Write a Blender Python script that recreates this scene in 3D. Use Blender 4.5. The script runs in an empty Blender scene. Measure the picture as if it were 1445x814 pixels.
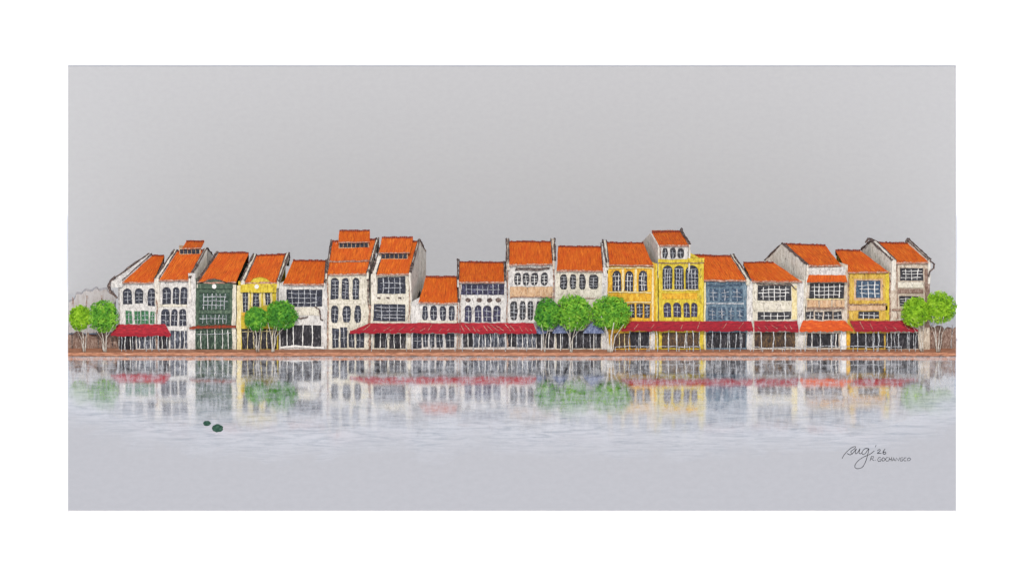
import bpy, bmesh, math, random
from mathutils import Vector, noise

random.seed(7)
TH = math.radians(16.0)
SN, CS = math.sin(TH), math.cos(TH)
K = 0.1            # metres per pixel of the survey drawing used for the plan
YF = 1.7           # the row of facades stands 1.7 m behind the quay edge
QZ = 0.55          # quay height above the water
YB = 32.0          # the sky backdrop
X_L, X_R = (96 - 722.5) * K, (1349 - 722.5) * K

scene = bpy.context.scene
COL = scene.collection


def P(px, py, Y):
    return Vector(((px - 722.5) * K, Y, ((503 - py) * K - Y * SN) / CS))


def ON_WATER(px, py, z=0.0):
    return Vector(((px - 722.5) * K, -(py - 503) * K / SN, z))


def lin(c):
    c /= 255.0
    return c / 12.92 if c <= 0.04045 else ((c + 0.055) / 1.055) ** 2.4


GAIN = 0.62


def C(r, g, b, f=None):
    f = GAIN if f is None else f
    return (min(.92, lin(r) * f), min(.92, lin(g) * f), min(.92, lin(b) * f), 1.0)


# ------------------------------------------------------------------ materials
def paint(name, stops, scale=(1, 1, 1), detail=5.0, rough=.62, distort=.6, roughness=.75, bump=.25,
          coord='pos', speck=None, speck_amt=.5, speck_scale=(5, 5, 2.2), speck_lo=.57, speck_hi=.72, patch=None, ink=0.0):
    """Brushed paint: a stretched noise through a colour ramp, plus loose specks of a second colour."""
    m = bpy.data.materials.new(name)
    m.use_nodes = True
    nt = m.node_tree
    N, L = nt.nodes, nt.links
    bs = N['Principled BSDF']
    bs.inputs['Roughness'].default_value = roughness
    bs.inputs['Specular IOR Level'].default_value = .25
    if coord == 'uv':
        src = N.new('ShaderNodeTexCoord').outputs['UV']
    else:
        src = N.new('ShaderNodeNewGeometry').outputs['Position']

    def tex(sc, det, ro, di):
        mp = N.new('ShaderNodeMapping')
        mp.inputs['Scale'].default_value = sc
        L.new(src, mp.inputs['Vector'])
        t = N.new('ShaderNodeTexNoise')
        t.inputs['Scale'].default_value = 1
        t.inputs['Detail'].default_value = det
        t.inputs['Roughness'].default_value = ro
        t.inputs['Distortion'].default_value = di
        L.new(mp.outputs[0], t.inputs['Vector'])
        return t.outputs['Fac']
    a = tex(scale, detail, rough, distort)
    r = N.new('ShaderNodeValToRGB')
    els = r.color_ramp.elements
    while len(els) < len(stops):
        els.new(.5)
    for e, (p, c) in zip(els, stops):
        e.position = p
        e.color = c
    L.new(a, r.inputs[0])
    out = r.outputs[0]
    if speck is not None:
        b = tex(speck_scale, 4, .7, .8)
        mr = N.new('ShaderNodeMapRange')
        mr.inputs['From Min'].default_value = speck_lo
        mr.inputs['From Max'].default_value = speck_hi
        mr.inputs['To Max'].default_value = speck_amt
        L.new(b, mr.inputs[0])
        mx = N.new('ShaderNodeMix')
        mx.data_type = 'RGBA'
        L.new(mr.outputs[0], mx.inputs[0])
        L.new(out, mx.inputs[6])
        mx.inputs[7].default_value = speck
        out = mx.outputs[2]
    if patch is not None:
        b = tex((.9, .5, .9), 4, .6, .6)
        mr = N.new('ShaderNodeMapRange')
        mr.inputs['From Min'].default_value = .45
        mr.inputs['From Max'].default_value = .62
        mr.inputs['To Max'].default_value = .6
        L.new(b, mr.inputs[0])
        mx = N.new('ShaderNodeMix')
        mx.data_type = 'RGBA'
        L.new(mr.outputs[0], mx.inputs[0])
        L.new(out, mx.inputs[6])
        mx.inputs[7].default_value = patch
        out = mx.outputs[2]
    if ink:
        b = tex((3.0, 3.0, .8), 8, .78, 1.4)
        mr = N.new('ShaderNodeMapRange')
        mr.inputs['From Min'].default_value = .56
        mr.inputs['From Max'].default_value = .63
        mr.inputs['To Max'].default_value = ink
        L.new(b, mr.inputs[0])
        mx = N.new('ShaderNodeMix')
        mx.data_type = 'RGBA'
        L.new(mr.outputs[0], mx.inputs[0])
        L.new(out, mx.inputs[6])
        mx.inputs[7].default_value = C(62, 56, 60)
        out = mx.outputs[2]
    L.new(out, bs.inputs['Base Color'])
    if bump:
        bp = N.new('ShaderNodeBump')
        bp.inputs['Strength'].default_value = bump
        bp.inputs['Distance'].default_value = .08
        L.new(a, bp.inputs['Height'])
        L.new(bp.outputs[0], bs.inputs['Normal'])
    return m


INK = C(52, 46, 52)
BRN = C(120, 84, 70)


def wallpaint(name, lo, mid, hi, speck=C(122, 112, 108), amt=.72):
    return paint(name, [(.28, lo), (.5, mid), (.72, hi)], (3.2, 3.2, 1.1), speck=speck, speck_amt=amt,
                 speck_scale=(6, 6, 2.6), speck_lo=.51, speck_hi=.66, ink=.85)


M = {}
M['white'] = wallpaint('weathered white plaster', C(168, 168, 168), C(208, 206, 203), C(228, 227, 224))
M['cream'] = wallpaint('cream plaster', C(182, 178, 160), C(212, 207, 192), C(228, 224, 214))
M['stone'] = wallpaint('beige plaster', C(160, 142, 124), C(196, 184, 168), C(222, 214, 202), speck=C(120, 96, 84), amt=.6)
M['side'] = wallpaint('gable plaster', C(180, 174, 164), C(220, 215, 204), C(236, 234, 228), speck=C(140, 120, 104), amt=.6)
M['green'] = wallpaint('dark green render', C(42, 60, 50), C(72, 94, 77), C(112, 130, 110), speck=C(30, 46, 42), amt=.6)
M['yellow'] = wallpaint('lemon yellow render', C(164, 140, 30), C(204, 182, 52), C(228, 212, 96), speck=C(140, 108, 30), amt=.5)
M['ochre'] = wallpaint('ochre yellow render', C(176, 128, 28), C(214, 164, 40), C(230, 198, 80), speck=C(146, 100, 34), amt=.5)
M['mustard'] = wallpaint('mustard yellow render', C(160, 126, 46), C(200, 164, 66), C(220, 194, 112), speck=C(130, 92, 40), amt=.6)
M['blue'] = wallpaint('slate blue render', C(66, 86, 102), C(98, 121, 138), C(142, 160, 172), speck=C(46, 62, 82), amt=.6)
M['tan'] = wallpaint('tan plaster panel', C(160, 122, 88), C(198, 164, 128), C(216, 194, 168), speck=C(120, 84, 60), amt=.6)
M['palewash'] = paint('pale grey washed plaster', [(.3, C(168, 160, 158)), (.5, C(190, 187, 187)), (.7, C(196, 195, 198))], (4, 4, .8),
                      speck=C(140, 118, 108), speck_amt=.6, speck_scale=(7, 7, 1.5))
M['roof'] = paint('orange clay tile', [(0.25, C(98, 40, 16)), (0.38, C(172, 74, 18)), (0.52, C(206, 98, 20)), (0.66, C(222, 122, 32)), (0.82, C(232, 172, 104))],
                  (6.5, .7, 1), coord='uv', rough=.7, bump=.4, patch=C(196, 78, 18), speck=C(84, 36, 26), speck_amt=.85, speck_scale=(8, 1.8, 1), speck_lo=.57, speck_hi=.72)
M['ridge'] = paint('dark red ridge tile', [(.3, C(70, 34, 28)), (.55, C(140, 52, 26)), (.75, C(186, 80, 40))], (5, 5, 5))
M['red'] = paint('crimson canvas', [(0.3, C(88, 10, 26)), (0.5, C(152, 16, 36)), (0.72, C(188, 40, 52))], (1.2, 5, 1), coord='uv',
                 speck=C(84, 14, 26), speck_amt=.6, speck_scale=(3, 6, 1))
M['darkred'] = paint('maroon canvas', [(.3, C(84, 8, 24)), (.5, C(144, 12, 34)), (.76, C(176, 32, 48))], (1.2, 5, 1), coord='uv',
                     speck=C(70, 14, 24), speck_amt=.6, speck_scale=(3, 6, 1))
M['orange'] = paint('orange canvas', [(0.3, C(150, 50, 12)), (0.5, C(198, 78, 16)), (0.72, C(220, 112, 36))], (1.2, 5, 1), coord='uv',
                    speck=C(130, 50, 20), speck_amt=.6, speck_scale=(3, 6, 1))
M['navy'] = paint('dark louvred shutter', [(.40, C(24, 26, 36)), (.53, C(44, 48, 60)), (.64, C(92, 96, 112)), (.8, C(176, 180, 188))], (2.2, 2.2, 7.0), rough=.7, distort=1.0)
M['purple'] = paint('violet black shutter', [(.38, C(26, 24, 38)), (.53, C(50, 48, 70)), (.66, C(110, 110, 146)), (.8, C(176, 180, 200))], (2.2, 2.2, 7.0), rough=.7, distort=1.0)
M['greenpane'] = paint('green louvred shutter', [(.32, C(24, 56, 40)), (.5, C(46, 104, 66)), (.66, C(96, 144, 108)), (.8, C(190, 204, 190))], (2.6, 2.6, 6.0), rough=.7)
M['greendim'] = paint('dull green shutter', [(.34, C(22, 36, 32)), (.5, C(42, 66, 54)), (.66, C(88, 112, 98)), (.8, C(186, 194, 186))], (2.6, 2.6, 6.0), rough=.7)
M['bluepane'] = paint('deep blue shutter', [(.34, C(28, 40, 58)), (.5, C(56, 76, 98)), (.68, C(110, 136, 156)), (.8, C(180, 196, 206))], (2.6, 2.6, 6.0), rough=.7)
M['black'] = paint('black window glass', [(.36, C(24, 24, 28)), (.52, C(48, 48, 54)), (.68, C(92, 94, 98)), (.82, C(170, 172, 172))], (2.0, 2.0, 6.0), rough=.7)
M['shopgrey'] = paint('grey glazed shopfront', [(.38, C(26, 30, 40)), (.5, C(62, 68, 82)), (.6, C(138, 142, 152)), (.7, C(206, 207, 208))], (5.0, 5, 1.2), rough=.7, distort=.8)
M['shopdark'] = paint('dark shop interior', [(.40, C(20, 20, 25)), (.54, C(40, 40, 48)), (.64, C(96, 94, 98)), (.74, C(186, 186, 184))], (4.5, 4.5, 1.3), rough=.7, distort=.8)
M['shopgreen'] = paint('dark green shop interior', [(.36, C(24, 34, 32)), (.52, C(48, 70, 58)), (.66, C(110, 128, 112)), (.8, C(196, 190, 170))], (4.5, 4.5, 1.3), rough=.7, distort=.8)
M['shopbrown'] = paint('brown shop interior', [(.34, C(34, 28, 28)), (.5, C(72, 58, 50)), (.64, C(118, 92, 58)), (.82, C(196, 170, 120))], (3.5, 3.5, 1.3), rough=.7, distort=.8)
M['trim'] = paint('white painted timber', [(.3, C(190, 190, 188)), (.5, C(224, 224, 222)), (.7, C(238, 238, 236))], (5, 5, 2))
M['trimdim'] = paint('grey white glazing bar', [(.36, C(112, 116, 126)), (.52, C(176, 180, 186)), (.68, C(222, 223, 224))], (5, 5, 5))
M['creamtrim'] = paint('cream painted timber', [(.3, C(180, 160, 110)), (.5, C(214, 200, 150)), (.7, C(230, 222, 190))], (5, 5, 2))
M['ink'] = paint('black brown weathered coping', [(.34, C(40, 34, 38)), (.5, C(78, 64, 62)), (.66, C(150, 132, 122))], (5, 5, 5))
M['pipe'] = paint('rusty brown drainpipe', [(.34, C(84, 60, 54)), (.5, C(146, 114, 98)), (.66, C(196, 176, 160))], (4, 4, 2.5))
M['greypipe'] = paint('grey drainpipe', [(.34, C(74, 72, 78)), (.5, C(140, 136, 136)), (.66, C(196, 192, 188))], (4, 4, 2.5))
M['gutter'] = paint('pinkish brown gutter', [(.34, C(104, 62, 54)), (.5, C(168, 122, 104)), (.68, C(206, 184, 170))], (4, 4, 4))
M['quay'] = paint('red brown quay stone', [(.3, C(104, 62, 48)), (.46, C(158, 106, 80)), (.6, C(186, 134, 106)), (.76, C(204, 176, 158))], (.8, 5.5, 7.0), rough=.7, bump=.5,
                  speck=C(74, 50, 46), speck_amt=.7, speck_scale=(1.6, 6, 9), speck_lo=.6, speck_hi=.72)
def tide_mark(m):
    nt = m.node_tree
    N, L = nt.nodes, nt.links
    bs = N['Principled BSDF']
    src = bs.inputs['Base Color'].links[0].from_socket
    geo = N.new('ShaderNodeNewGeometry').outputs['Position']
    sep = N.new('ShaderNodeSeparateXYZ')
    L.new(geo, sep.inputs[0])
    t = N.new('ShaderNodeTexNoise')
    t.inputs['Scale'].default_value = .9
    t.inputs['Detail'].default_value = 6
    L.new(geo, t.inputs['Vector'])
    a = N.new('ShaderNodeMath')
    a.operation = 'MULTIPLY_ADD'
    L.new(t.outputs['Fac'], a.inputs[0])
    a.inputs[1].default_value = .55
    L.new(sep.outputs['Z'], a.inputs[2])
    mr = N.new('ShaderNodeMapRange')
    mr.inputs['From Min'].default_value = .33
    mr.inputs['From Max'].default_value = .44
    mr.inputs['To Min'].default_value = .85
    mr.inputs['To Max'].default_value = 0
    L.new(a.outputs[0], mr.inputs[0])
    mx = N.new('ShaderNodeMix')
    mx.data_type = 'RGBA'
    L.new(mr.outputs[0], mx.inputs[0])
    L.new(src, mx.inputs[6])
    mx.inputs[7].default_value = C(84, 74, 74)
    L.new(mx.outputs[2], bs.inputs['Base Color'])


tide_mark(M['quay'])
M['fence'] = paint('brown weathered boards', [(.3, C(82, 58, 50)), (.48, C(126, 100, 88)), (.64, C(164, 146, 136)), (.8, C(206, 196, 190))], (5, 5, 1.6), rough=.7,
                   speck=C(70, 42, 36), speck_amt=.6)
M['leaf'] = paint('fresh green foliage', [(0.3, C(54, 112, 40, 1.02)), (0.45, C(94, 156, 50, 1.02)), (0.57, C(128, 182, 58, 1.02)), (0.72, C(172, 208, 92, 1.02))], (1.2, 1.2, 1.2), rough=.6, bump=0)
M['leafdark'] = paint('mid green foliage', [(0.3, C(40, 98, 42, 1.06)), (0.46, C(72, 138, 48, 1.06)), (0.6, C(110, 170, 56, 1.06)), (0.75, C(154, 198, 80, 1.06))], (1.2, 1.2, 1.2), rough=.6, bump=0)
M['leaflime'] = paint('lime green foliage', [(0.3, C(92, 140, 30, 0.96)), (0.45, C(124, 172, 38, 0.96)), (0.58, C(152, 196, 46, 0.96)), (0.73, C(186, 214, 90, 0.96))], (1.2, 1.2, 1.2), rough=.6, bump=0)
for k_ in ('leaf', 'leafdark', 'leaflime'):
    nt_ = M[k_].node_tree
    b_, o_ = nt_.nodes['Principled BSDF'], nt_.nodes['Material Output']
    tr_ = nt_.nodes.new('ShaderNodeBsdfTranslucent')
    nt_.links.new(b_.inputs['Base Color'].links[0].from_socket, tr_.inputs['Color'])
    mx_ = nt_.nodes.new('ShaderNodeMixShader')
    mx_.inputs[0].default_value = .5
    nt_.links.new(b_.outputs[0], mx_.inputs[1])
    nt_.links.new(tr_.outputs[0], mx_.inputs[2])
    nt_.links.new(mx_.outputs[0], o_.inputs['Surface'])
M['bark'] = paint('pale bark', [(.34, C(126, 114, 104)), (.5, C(190, 184, 174)), (.68, C(222, 220, 214))], (5, 5, 2))
M['parasol'] = paint('slate blue cloth', [(.3, C(58, 66, 98)), (.5, C(92, 104, 138)), (.7, C(150, 158, 184))], (4, 4, 3))
M['pad'] = paint('dark green pad', [(.3, C(26, 62, 46)), (.5, C(48, 92, 72)), (.7, C(96, 138, 112))], (2, 1, 2))
M['pen'] = paint('black ink line', [(.3, C(22, 22, 26)), (.7, C(60, 60, 66))], (3, 1, 3), bump=0)


def simple(name, base, var, scale, roughness=.85):
    m = paint(name, [(.3, tuple(c * (1 - var) for c in base[:3]) + (1,)), (.7, tuple(min(1, c * (1 + var)) for c in base[:3]) + (1,))],
              scale, detail=6, rough=.6, distort=0, roughness=roughness, bump=.0)
    return m


M['sky'] = simple('overcast grey sky', (.306, .315, .331), .025, (1.2, 1, 1.6))
M['yard'] = simple('pale grey yard', (.36, .365, .375), .03, (.6, .6, .6))
M['ground'] = simple('white ground', (.90, .90, .90), .003, (.2, .2, .2))


def water_material():
    m = bpy.data.materials.new('still water over pale bed')
    m.use_nodes = True
    nt = m.node_tree
    N, L = nt.nodes, nt.links
    N.remove(N['Principled BSDF'])
    out = N['Material Output']
    geo = N.new('ShaderNodeNewGeometry').outputs['Position']

    def tex(sc, det=5, ro=.6, di=.4):
        mp = N.new('ShaderNodeMapping')
        mp.inputs['Scale'].default_value = sc
        L.new(geo, mp.inputs['Vector'])
        t = N.new('ShaderNodeTexNoise')
        t.inputs['Scale'].default_value = 1
        t.inputs['Detail'].default_value = det
        t.inputs['Roughness'].default_value = ro
        t.inputs['Distortion'].default_value = di
        L.new(mp.outputs[0], t.inputs['Vector'])
        return t.outputs['Fac']

    def math_(op, a, b=None, c=None):
        n = N.new('ShaderNodeMath')
        n.operation = op
        for i, v in enumerate((a, b, c)):
            if v is None:
                continue
            if isinstance(v, (int, float)):
                n.inputs[i].default_value = v
            else:
                L.new(v, n.inputs[i])
        return n.outputs[0]
    # mask fades the reflection out by hand: mirror by the quay, matte farther out
    sep = N.new('ShaderNodeSeparateXYZ')
    L.new(geo, sep.inputs[0])
    edge = tex((.10, .05, 1), 5, .65, .5)
    side = N.new('ShaderNodeMapRange')
    side.interpolation_type = 'SMOOTHSTEP'
    side.inputs['From Min'].default_value = 46
    side.inputs['From Max'].default_value = 66
    side.inputs['To Max'].default_value = 13
    L.new(math_('ABSOLUTE', sep.outputs['X']), side.inputs[0])
    y1_ = math_('SUBTRACT', sep.outputs['Y'], side.outputs[0])
    fine = tex((.5, .22, 1), 6, .7, .8)
    yy = math_('MULTIPLY_ADD', edge, 26.0, math_('MULTIPLY_ADD', fine, 14.0, math_('ADD', y1_, -20.0)))
    cr = N.new('ShaderNodeValToRGB')
    e = cr.color_ramp.elements
    mr = N.new('ShaderNodeMapRange')
    mr.inputs['From Min'].default_value = -46
    mr.inputs['From Max'].default_value = 0
    L.new(yy, mr.inputs[0])
    L.new(mr.outputs[0], cr.inputs[0])
    for _ in range(3):
        e.new(.5)
    for el, (p, v) in zip(e, [(.0, .0), (.16, .05), (.36, .36), (.58, .80), (1.0, .92)]):
        el.position = p
        el.color = (v, v, v, 1)
    mirror_streaks = tex((1.5, .13, 1), 6, .7, .5)  # streak mask that breaks up the reflection
    sm = N.new('ShaderNodeMapRange')
    sm.inputs['From Min'].default_value = .40
    sm.inputs['From Max'].default_value = .68
    sm.inputs['To Min'].default_value = 1.08
    sm.inputs['To Max'].default_value = .45
    L.new(mirror_streaks, sm.inputs[0])
    mirror_dim = N.new('ShaderNodeMapRange')           # mask weakens the reflection along the quay, muting the brown wall's mirror image
    mirror_dim.inputs['From Min'].default_value = -.7
    mirror_dim.inputs['From Max'].default_value = -2.1
    mirror_dim.inputs['To Min'].default_value = .8
    mirror_dim.inputs['To Max'].default_value = 1.0
    L.new(math_('MULTIPLY_ADD', tex((1.1, .3, 1), 5, .7, .6), 1.6, math_('ADD', sep.outputs['Y'], -.8)), mirror_dim.inputs[0])
    brk = N.new('ShaderNodeMapRange')            # noise bands set the reflection stronger and weaker in turn
    brk.inputs['From Min'].default_value = .38
    brk.inputs['From Max'].default_value = .62
    brk.inputs['To Min'].default_value = 1.22
    brk.inputs['To Max'].default_value = .76
    L.new(tex((.35, .42, 1), 7, .75, 1.2), brk.inputs[0])
    fac = math_('MULTIPLY', sm.outputs[0], brk.outputs[0])
    fac = math_('MULTIPLY', math_('MULTIPLY', cr.outputs[0], mirror_dim.outputs[0]), fac)
    # pale bed with bluish streaks where the water lies
    st = tex((.22, .8, 1), 8, .76, 1.0)
    r = N.new('ShaderNodeValToRGB')
    for el, (p, c) in zip(r.color_ramp.elements, [(.34, (.30, .33, .365, 1)), (.55, (.51, .52, .545, 1))]):
        el.position = p
        el.color = c
    L.new(st, r.inputs[0])
    mx = N.new('ShaderNodeMix')
    mx.data_type = 'RGBA'
    wet = N.new('ShaderNodeMapRange')
    wet.inputs['From Min'].default_value = -52
    wet.inputs['From Max'].default_value = -38
    L.new(yy, wet.inputs[0])
    L.new(wet.outputs[0], mx.inputs[0])
    grain = tex((.9, .4, 1), 5, .6, 0)
    gr = N.new('ShaderNodeValToRGB')
    for el, (p, c) in zip(gr.color_ramp.elements, [(.3, (.414, .416, .428, 1)), (.7, (.437, .439, .451, 1))]):
        el.position = p
        el.color = c
    L.new(grain, gr.inputs[0])
    L.new(gr.outputs[0], mx.inputs[6])
    L.new(r.outputs[0], mx.inputs[7])
    dif = N.new('ShaderNodeBsdfDiffuse')
    L.new(mx.outputs[2], dif.inputs['Color'])
    gl = N.new('ShaderNodeBsdfGlossy')
    gl.inputs['Color'].default_value = (.97, .98, 1, 1)
    gl.inputs['Roughness'].default_value = .085
    wv = tex((1.6, .5, 1), 4, .6, .3)
    bp = N.new('ShaderNodeBump')
    bp.inputs['Strength'].default_value = .2
    bp.inputs['Distance'].default_value = .012
    L.new(wv, bp.inputs['Height'])
    L.new(bp.outputs[0], gl.inputs['Normal'])
    ms = N.new('ShaderNodeMixShader')
    L.new(fac, ms.inputs[0])
    L.new(dif.outputs[0], ms.inputs[1])
    L.new(gl.outputs[0], ms.inputs[2])
    L.new(ms.outputs[0], out.inputs['Surface'])
    return m


M['water'] = water_material()


# ------------------------------------------------------------------ mesh helpers
def wob(p, a=1.0):
    d = noise.noise_vector(p * .7) * .085 + noise.noise_vector(p * 2.3 + Vector((7, 3, 1))) * .055
    return Vector((p.x + d.x * a, p.y, p.z + d.z * a))


class MB:
    def __init__(self):
        self.v, self.f, self.uv = [], [], {}

    def add(self, vs, fs):
        o = len(self.v)
        self.v += [Vector(q) for q in vs]
        self.f += [tuple(i + o for i in f) for f in fs]
        return o

    def slab(self, pts, Y, th, step=3.0, wobble=1.0, world=False):
        """Polygon given in drawing pixels, extruded from Y back by th."""
        ring = []
        n = len(pts)
        for i in range(n):
            a, b = pts[i], pts[(i + 1) % n]
            d = math.hypot(b[0] - a[0], b[1] - a[1])
            k = max(1, int(d / step))
            for j in range(k):
                t = j / k
                ring.append((a[0] + (b[0] - a[0]) * t, a[1] + (b[1] - a[1]) * t))
        fr = [wob(P(x, y, Y), wobble) for x, y in ring]
        area = sum(a.x * b.z - b.x * a.z for a, b in zip(fr, fr[1:] + fr[:1]))
        if area < 0:
            fr.reverse()
        bk = [Vector((p.x, p.y + th, p.z)) for p in fr]
        m = len(fr)
        fs = [tuple(range(m)), tuple(range(2 * m - 1, m - 1, -1))]
        fs += [((i + 1) % m, i, m + i, m + (i + 1) % m) for i in range(m)]
        self.add(fr + bk, fs)

    def rect(self, x0, y0, x1, y1, Y, th, **k):
        self.slab([(x0, y1), (x1, y1), (x1, y0), (x0, y0)], Y, th, **k)

    def bar(self, pts, w, Y, th, step=2.5, rag=.45, Y1=None):
        """Hand-drawn strip of uneven width along a polyline in drawing pixels; Y may run to Y1."""
        line = []
        tot = sum(math.hypot(b[0] - a[0], b[1] - a[1]) for a, b in zip(pts, pts[1:])) or 1
        run = 0
        for a, b in zip(pts, pts[1:]):
            d = math.hypot(b[0] - a[0], b[1] - a[1])
            k = max(1, int(d / step))
            for j in range(k + (b is pts[-1])):
                t = j / k
                line.append((a[0] + (b[0] - a[0]) * t, a[1] + (b[1] - a[1]) * t, (run + d * t) / tot))
            run += d
        vs = []
        for i, (x, y, t) in enumerate(line):
            a, b = line[max(0, i - 1)], line[min(len(line) - 1, i + 1)]
            dx, dy = b[0] - a[0], b[1] - a[1]
            l = math.hypot(dx, dy) or 1
            h = w / 2 * (1 + rag * random.uniform(-1, 1))
            yy = Y if Y1 is None else Y + (Y1 - Y) * t
            p = wob(P(x, y, yy))
            nx, nz = -dy / l * h * K, -dx / l * h * K
            for s in (-1, 1):
                for q in (0, th):
                    vs.append((p.x + s * nx, p.y + q, p.z + s * nz))
        fs = []
        for i in range(len(line) - 1):
            o = i * 4
            fs += [(o, o + 4, o + 6, o + 2), (o + 1, o + 3, o + 7, o + 5), (o, o + 1, o + 5, o + 4), (o + 2, o + 6, o + 7, o + 3)]
        e = (len(line) - 1) * 4
        fs += [(0, 2, 3, 1), (e, e + 1, e + 3, e + 2)]
        self.add(vs, fs)

    def sheet(self, q, du, nv, th, rib=0.0, ribw=.33, rag=0.05, seed=0.0):
        """Thick sheet on four world corners (bottom left, bottom right, top right, top left) with UVs in metres."""
        bl, br, tr, tl = q
        W = (br - bl).length
        H = (tl - bl).length
        nu = max(2, int(W / du))
        n = (br - bl).cross(tl - bl).normalized()
        if n.z < 0:
            n = -n
        up = (tl - bl).normalized()
        top, bot, uvs = [], [], []
        for j in range(nv + 1):
            for i in range(nu + 1):
                u, v = i / nu, j / nv
                p = bl.lerp(br, u).lerp(tl.lerp(tr, u), v)
                p = p + n * (rib * math.sin(u * W / ribw * 2 * math.pi + seed) + .02 * noise.noise(p * 3))
                if j in (0, nv):
                    p = p + up * rag * noise.noise(Vector((u * W * 2.2, j, seed)))
                p = wob(p, .8)
                top.append(p)
                bot.append(p - n * th)
                uvs.append((u * W + seed * 3.1, v * H + seed))
        o = self.add(top + bot, [])
        c = (nu + 1) * (nv + 1)
        idx = lambda i, j: o + j * (nu + 1) + i
        for j in range(nv):
            for i in range(nu):
                self.f.append((idx(i, j), idx(i + 1, j), idx(i + 1, j + 1), idx(i, j + 1)))
                self.f.append((idx(i, j + 1) + c, idx(i + 1, j + 1) + c, idx(i + 1, j) + c, idx(i, j) + c))
        for i in range(nu):
            self.f.append((idx(i + 1, 0), idx(i, 0), idx(i, 0) + c, idx(i + 1, 0) + c))
            self.f.append((idx(i, nv), idx(i + 1, nv), idx(i + 1, nv) + c, idx(i, nv) + c))
        for j in range(nv):
            self.f.append((idx(0, j), idx(0, j + 1), idx(0, j + 1) + c, idx(0, j) + c))
            self.f.append((idx(nu, j + 1), idx(nu, j), idx(nu, j) + c, idx(nu, j + 1) + c))
        for i, w in enumerate(uvs):
            self.uv[o + i] = w
            self.uv[o + i + c] = w

    def tube(self, pts, radii, sides=7):
        vs, fs = [], []
        n = len(pts)
        for i, p in enumerate(pts):
            p = Vector(p)
            d = (Vector(pts[min(n - 1, i + 1)]) - Vector(pts[max(0, i - 1)])).normalized()
            a = d.orthogonal().normalized()
            b = d.cross(a)
            for s in range(sides):
                t = 2 * math.pi * s / sides
                vs.append(p + (a * math.cos(t) + b * math.sin(t)) * radii[i])
        for i in range(n - 1):
            for s in range(sides):
                s2 = (s + 1) % sides
                fs.append((i * sides + s, i * sides + s2, (i + 1) * sides + s2, (i + 1) * sides + s))
        fs.append(tuple(range(sides - 1, -1, -1)))
        fs.append(tuple((n - 1) * sides + s for s in range(sides)))
        self.add(vs, fs)

    def build(self, name, mat, parent=None, smooth=False):
        off = Vector((0, 0, 0))
        q = parent
        while q is not None:
            off += Vector(q.location)
            q = q.parent
        me = bpy.data.meshes.new(name)
        me.from_pydata([tuple(p - off) for p in self.v], [], self.f)
        me.materials.append(M[mat] if isinstance(mat, str) else mat)
        if self.uv:
            ul = me.uv_layers.new(name='UVMap')
            for lp in me.loops:
                ul.data[lp.index].uv = self.uv.get(lp.vertex_index, (0, 0))
        if smooth:
            for p in me.polygons:
                p.use_smooth = True
        me.update()
        o = bpy.data.objects.new(name, me)
        COL.objects.link(o)
        o.parent = parent
        return o


def empty(name, loc, label, cat, group=None):
    o = bpy.data.objects.new(name, None)
    COL.objects.link(o)
    o.location = loc
    o.empty_display_size = .5
    o['label'], o['category'] = label, cat
    if group:
        o['group'] = group
    return o


def tag(o, label, cat, group=None):
    o['label'], o['category'] = label, cat
    if group:
        o['group'] = group
    return o


def structure(o):
    o['kind'] = 'structure'
    return o


def box(mb, x0, x1, y0, y1, z0, z1):
    vs = [(x, y, z) for z in (z0, z1) for y in (y0, y1) for x in (x0, x1)]
    mb.add(vs, [(0, 2, 3, 1), (4, 5, 7, 6), (0, 1, 5, 4), (2, 6, 7, 3), (0, 4, 6, 2), (1, 3, 7, 5)])


# ------------------------------------------------------------------ setting
g = MB()
box(g, -1500, 1500, -1500, 1500, -.75, -.15)
structure(g.build('ground', 'ground'))

w = MB()
box(w, X_L, X_R, -(720 - 503) * K / SN, -.004, -.149, 0)
structure(w.build('water', 'water'))

s = MB()
box(s, X_L, X_R, YB, YB + .5, -.148, P(0, 94, YB).z)
structure(s.build('sky', 'sky'))

qm = MB()
# quay: uneven front lip, top runs back behind the houses
nq = 420
lip = []
for i in range(nq + 1):
    x = X_L + (X_R - X_L) * i / nq
    dz = .10 * noise.noise(Vector((x * .35, 0, 0))) + .09 * noise.noise(Vector((x * 1.9, 4, 0)))
    dy = .05 * noise.noise(Vector((x * .8, 9, 0)))
    lip.append([(x, dy, -.148), (x, dy - .02, QZ * .55 + dz), (x, dy + .05, QZ + dz * .5), (x, .9, QZ), (x, 9.4, QZ), (x, 9.4, -.148)])
vs = [p for r in lip for p in r]
fs = []
for i in range(nq):
    for j in range(5):
        a = i * 6 + j
        fs.append((a, a + 6, a + 7, a + 1))
fs += [tuple(range(6)), tuple(nq * 6 + j for j in range(5, -1, -1))]
qm.add(vs, fs)
structure(qm.build('quay', 'quay'))


yd = MB()
box(yd, X_L, X_R, 9.41, YB - .004, -.148, 0)
structure(yd.build('yard', 'yard'))


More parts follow.
